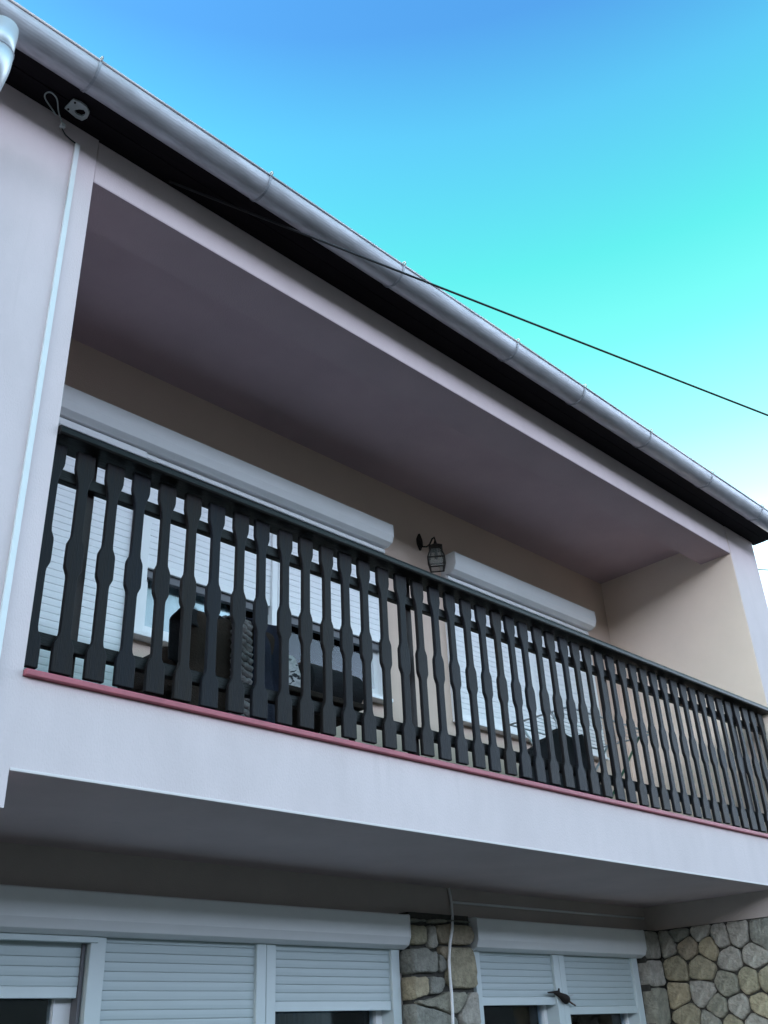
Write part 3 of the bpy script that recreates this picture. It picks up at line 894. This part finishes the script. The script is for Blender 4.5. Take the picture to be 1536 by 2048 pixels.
ac = empty('armchair', (2.43, 0.60, FZ))
tag(ac, 'dark brown upholstered armchair with its back to the railing', 'armchair')
o = link('backrest', slab(0.48, 0.11, 0.55, 0.045), 'brown_fabric', ac); o.location = (0.0, -0.19, 0.03); o.rotation_euler = (RAD(6), 0, 0)
o = link('seat', slab(0.46, 0.44, 0.16, 0.04), 'brown_fabric', ac); o.location = (0, 0.08, 0.24)
for sx in (-1, 1):
    o = link('armrest', slab(0.07, 0.40, 0.16, 0.03), 'brown_fabric', ac); o.location = (sx * 0.215, 0.10, 0.30)
    for sy in (-0.16, 0.26):
        MB().tube([(sx * 0.21, sy, 0.0), (sx * 0.20, sy, 0.25)], [0.014, 0.02], 8).build('leg', 'brown_wood', ac, smooth=True)


def drape(name, x0, x1, ytop, ztop, zfront, zback, m, label, cat, fold, amp, seed, depth=0.15, freq=9.0, nz=34):
    """cloth hanging over the back of the chair: front fall, top, rear fall"""
    nx = 30
    vs_, fs = [], []
    from mathutils import noise
    L = [(-depth / 2, zfront), (-depth / 2, ztop - 0.03), (0.0, ztop), (depth / 2, ztop - 0.03), (depth / 2, zback)]
    cum = [0]
    for a, b in zip(L, L[1:]):
        cum.append(cum[-1] + math.dist(a, b))
    for j in range(nz + 1):
        s = cum[-1] * j / nz
        i2 = max(i for i in range(len(L) - 1) if cum[i] <= s + 1e-9)
        f = (s - cum[i2]) / (cum[i2 + 1] - cum[i2])
        yy = L[i2][0] + (L[i2 + 1][0] - L[i2][0]) * f
        z = L[i2][1] + (L[i2 + 1][1] - L[i2][1]) * f
        for i in range(nx + 1):
            u = i / nx
            xx = x0 + (x1 - x0) * u + 0.012 * noise.noise(Vector((u * 2, z * 5, seed)))
            d = amp * math.sin(u * fold + z * freq + 2 * noise.noise(Vector((u * 3, z * 6, seed + 3))))
            zz_ = z + 0.012 * noise.noise(Vector((u * 6, j * 0.2, seed + 9)))
            vs_.append((xx, ytop + yy + (d if yy <= 0 else -d), zz_))
    for j in range(nz):
        for i in range(nx):
            k_ = j * (nx + 1) + i
            fs.append((k_, k_ + 1, k_ + nx + 2, k_ + nx + 1))
    o_ = MB().add(vs_, fs).build(name, m, None, smooth=True)
    md_ = o_.modifiers.new('thick', 'SOLIDIFY'); md_.thickness = 0.008
    tag(o_, label, cat)
    return o_


drape('throw', 2.175, 2.385, 0.385, 3.345, 3.24, 3.12, 'black_fabric', 'black throw over the left half of the armchair back', 'throw', 9, 0.006, 1, 0.15)
drape('knitted_blanket', 2.385, 2.495, 0.375, 3.350, 2.84, 3.10, 'grey_knit', 'grey ruffled knitted blanket hanging over the armchair back', 'blanket', 7, 0.009, 2, 0.165, 190.0, 150)
drape('jacket', 2.505, 2.695, 0.38, 3.375, 2.80, 3.10, 'navy_fabric', 'navy blue jacket hung over the right side of the armchair back', 'jacket', 7, 0.014, 3, 0.165)

tb = empty('low_table', (3.15, 0.66, FZ))
tag(tb, 'low dark wooden table with splayed legs behind the railing', 'table')
MB().box(-0.31, 0.24, -0.17, 0.22, 0.385, 0.415).build('table_top', 'brown_fabric', tb, bevel=0.006)
MB().box(-0.28, 0.21, -0.14, 0.19, 0.335, 0.3845).build('apron', 'brown_fabric', tb, bevel=0.003)
for sx, sy in ((-1, -1), (1, -1), (1, 1), (-1, 1)):
    cxx = -0.035
    MB().tube([(cxx + sx * 0.21, 0.025 + sy * 0.13, 0.36), (cxx + sx * 0.235, 0.025 + sy * 0.17, 0.0)], [0.018, 0.012], 8).build('leg', 'brown_fabric', tb, smooth=True)
o = link('cushion', rough(slab(0.23, 0.07, 0.21, 0.033), 0.01, 9), 'leaf_print', None)
o.location = (2.965, 0.60, FZ + 0.417); o.rotation_euler = (RAD(-14), RAD(-12), RAD(4))
tag(o, 'pale cushion printed with black sprigs leaning on the low table', 'cushion')
ro = empty('rolled_mat', (3.27, 0.66, FZ + 0.42))
tag(ro, 'thick dark rolled mat with a red brown edge lying on the low table', 'mat')
pth = [(x_, 0.0, 0.103) for x_ in (-0.17, -0.165, -0.05, 0.10, 0.185, 0.19)]
MB().tube(pth, [0.088, 0.1, 0.102, 0.101, 0.099, 0.086], 28).build('roll', 'black_fabric', ro, smooth=False)
MB().box(-0.168, 0.10, -0.012, 0.03, 0.203, 0.212).build('edge', 'brown_wood', ro, bevel=0.002)

# drying rack with a coat hung on it
dr = empty('drying_rack', (5.57, 0.62, FZ))
tag(dr, 'folding wire drying rack standing behind the right half of the railing', 'drying rack')
rx0, rx1, ry0, ry1, rz = -0.50, 0.50, -0.235, 0.235, 0.695
fr = MB()
c4 = [(rx0, ry0, rz), (rx1, ry0, rz), (rx1, ry1, rz), (rx0, ry1, rz)]
for i in range(4):
    fr.tube([c4[i], c4[(i + 1) % 4]], 0.0065, 8)
fr.build('top_frame', 'wire', dr, smooth=True)
for i in range(1, 9):
    y_ = ry0 + (ry1 - ry0) * i / 9
    MB().tube([(rx0, y_, rz), (rx1, y_, rz)], 0.0022, 6).build('line_wire', 'wire', dr, smooth=True)
for sy, mm in ((-0.12, 'green_paint'), (0.14, 'wire')):
    MB().tube([(0.50, sy, rz), (-0.19, sy, 0.0)], 0.008, 8).build('leg', mm, dr, smooth=True)
    MB().tube([(-0.50, sy + 0.02, rz), (0.19, sy + 0.02, 0.0)], 0.008, 8).build('leg', 'wire', dr, smooth=True)
for sx in (-0.19, 0.19):
    MB().tube([(sx, -0.12, 0.012), (sx, 0.16, 0.012)], 0.007, 8).build('foot_bar', 'wire', dr, smooth=True)

ct = empty('coat_on_hanger', (4.79, 0.30, 3.28))
tag(ct, 'black coat on a wire hanger hanging just behind the balusters', 'coat')
MB().tube([Vector((0, 0, -0.055)), Vector((0, 0, -0.02))] + [Vector((0.0, 0, 0.0)) + Vector((-0.0 + 0.018 * math.sin(t), 0, 0.018 - 0.018 * math.cos(t))) for t in [0.2 + i * 0.45 for i in range(10)]], 0.0028, 8).build('hook', 'wire', ct, smooth=True)
vs_, fs = [], []
outline = [(-0.03, -0.055), (0.03, -0.05), (0.11, -0.075), (0.20, -0.055), (0.26, -0.10), (0.32, -0.19), (0.345, -0.28), (0.375, -0.40), (0.39, -0.50), (-0.385, -0.50), (-0.39, -0.41), (-0.375, -0.32), (-0.33, -0.24), (-0.27, -0.20), (-0.20, -0.165), (-0.11, -0.11)]
bm = bmesh.new()
ring = [bm.verts.new((a, -0.03, b)) for a, b in outline]
face = bm.faces.new(ring)
r = bmesh.ops.extrude_face_region(bm, geom=[face])
bmesh.ops.translate(bm, verts=[v for v in r['geom'] if isinstance(v, bmesh.types.BMVert)], vec=(0, 0.06, 0))
bmesh.ops.triangulate(bm, faces=bm.faces[:])
bmesh.ops.subdivide_edges(bm, edges=bm.edges[:], cuts=5, use_grid_fill=True)
from mathutils import noise as NZ
for v in bm.verts:
    q = NZ.noise(Vector((v.co.x * 8, 0, v.co.z * 2.5)))
    v.co.y += 0.03 * q
    v.co.x += 0.006 * NZ.noise(v.co * 18)
    v.co.z += 0.008 * NZ.noise(v.co * 16 + Vector((5, 0, 0)))
bmesh.ops.recalc_face_normals(bm, faces=bm.faces)
me = bpy.data.meshes.new('coat'); bm.to_mesh(me); bm.free()
me.polygons.foreach_set('use_smooth', [True] * len(me.polygons))
link('coat', me, 'black_fabric', ct)
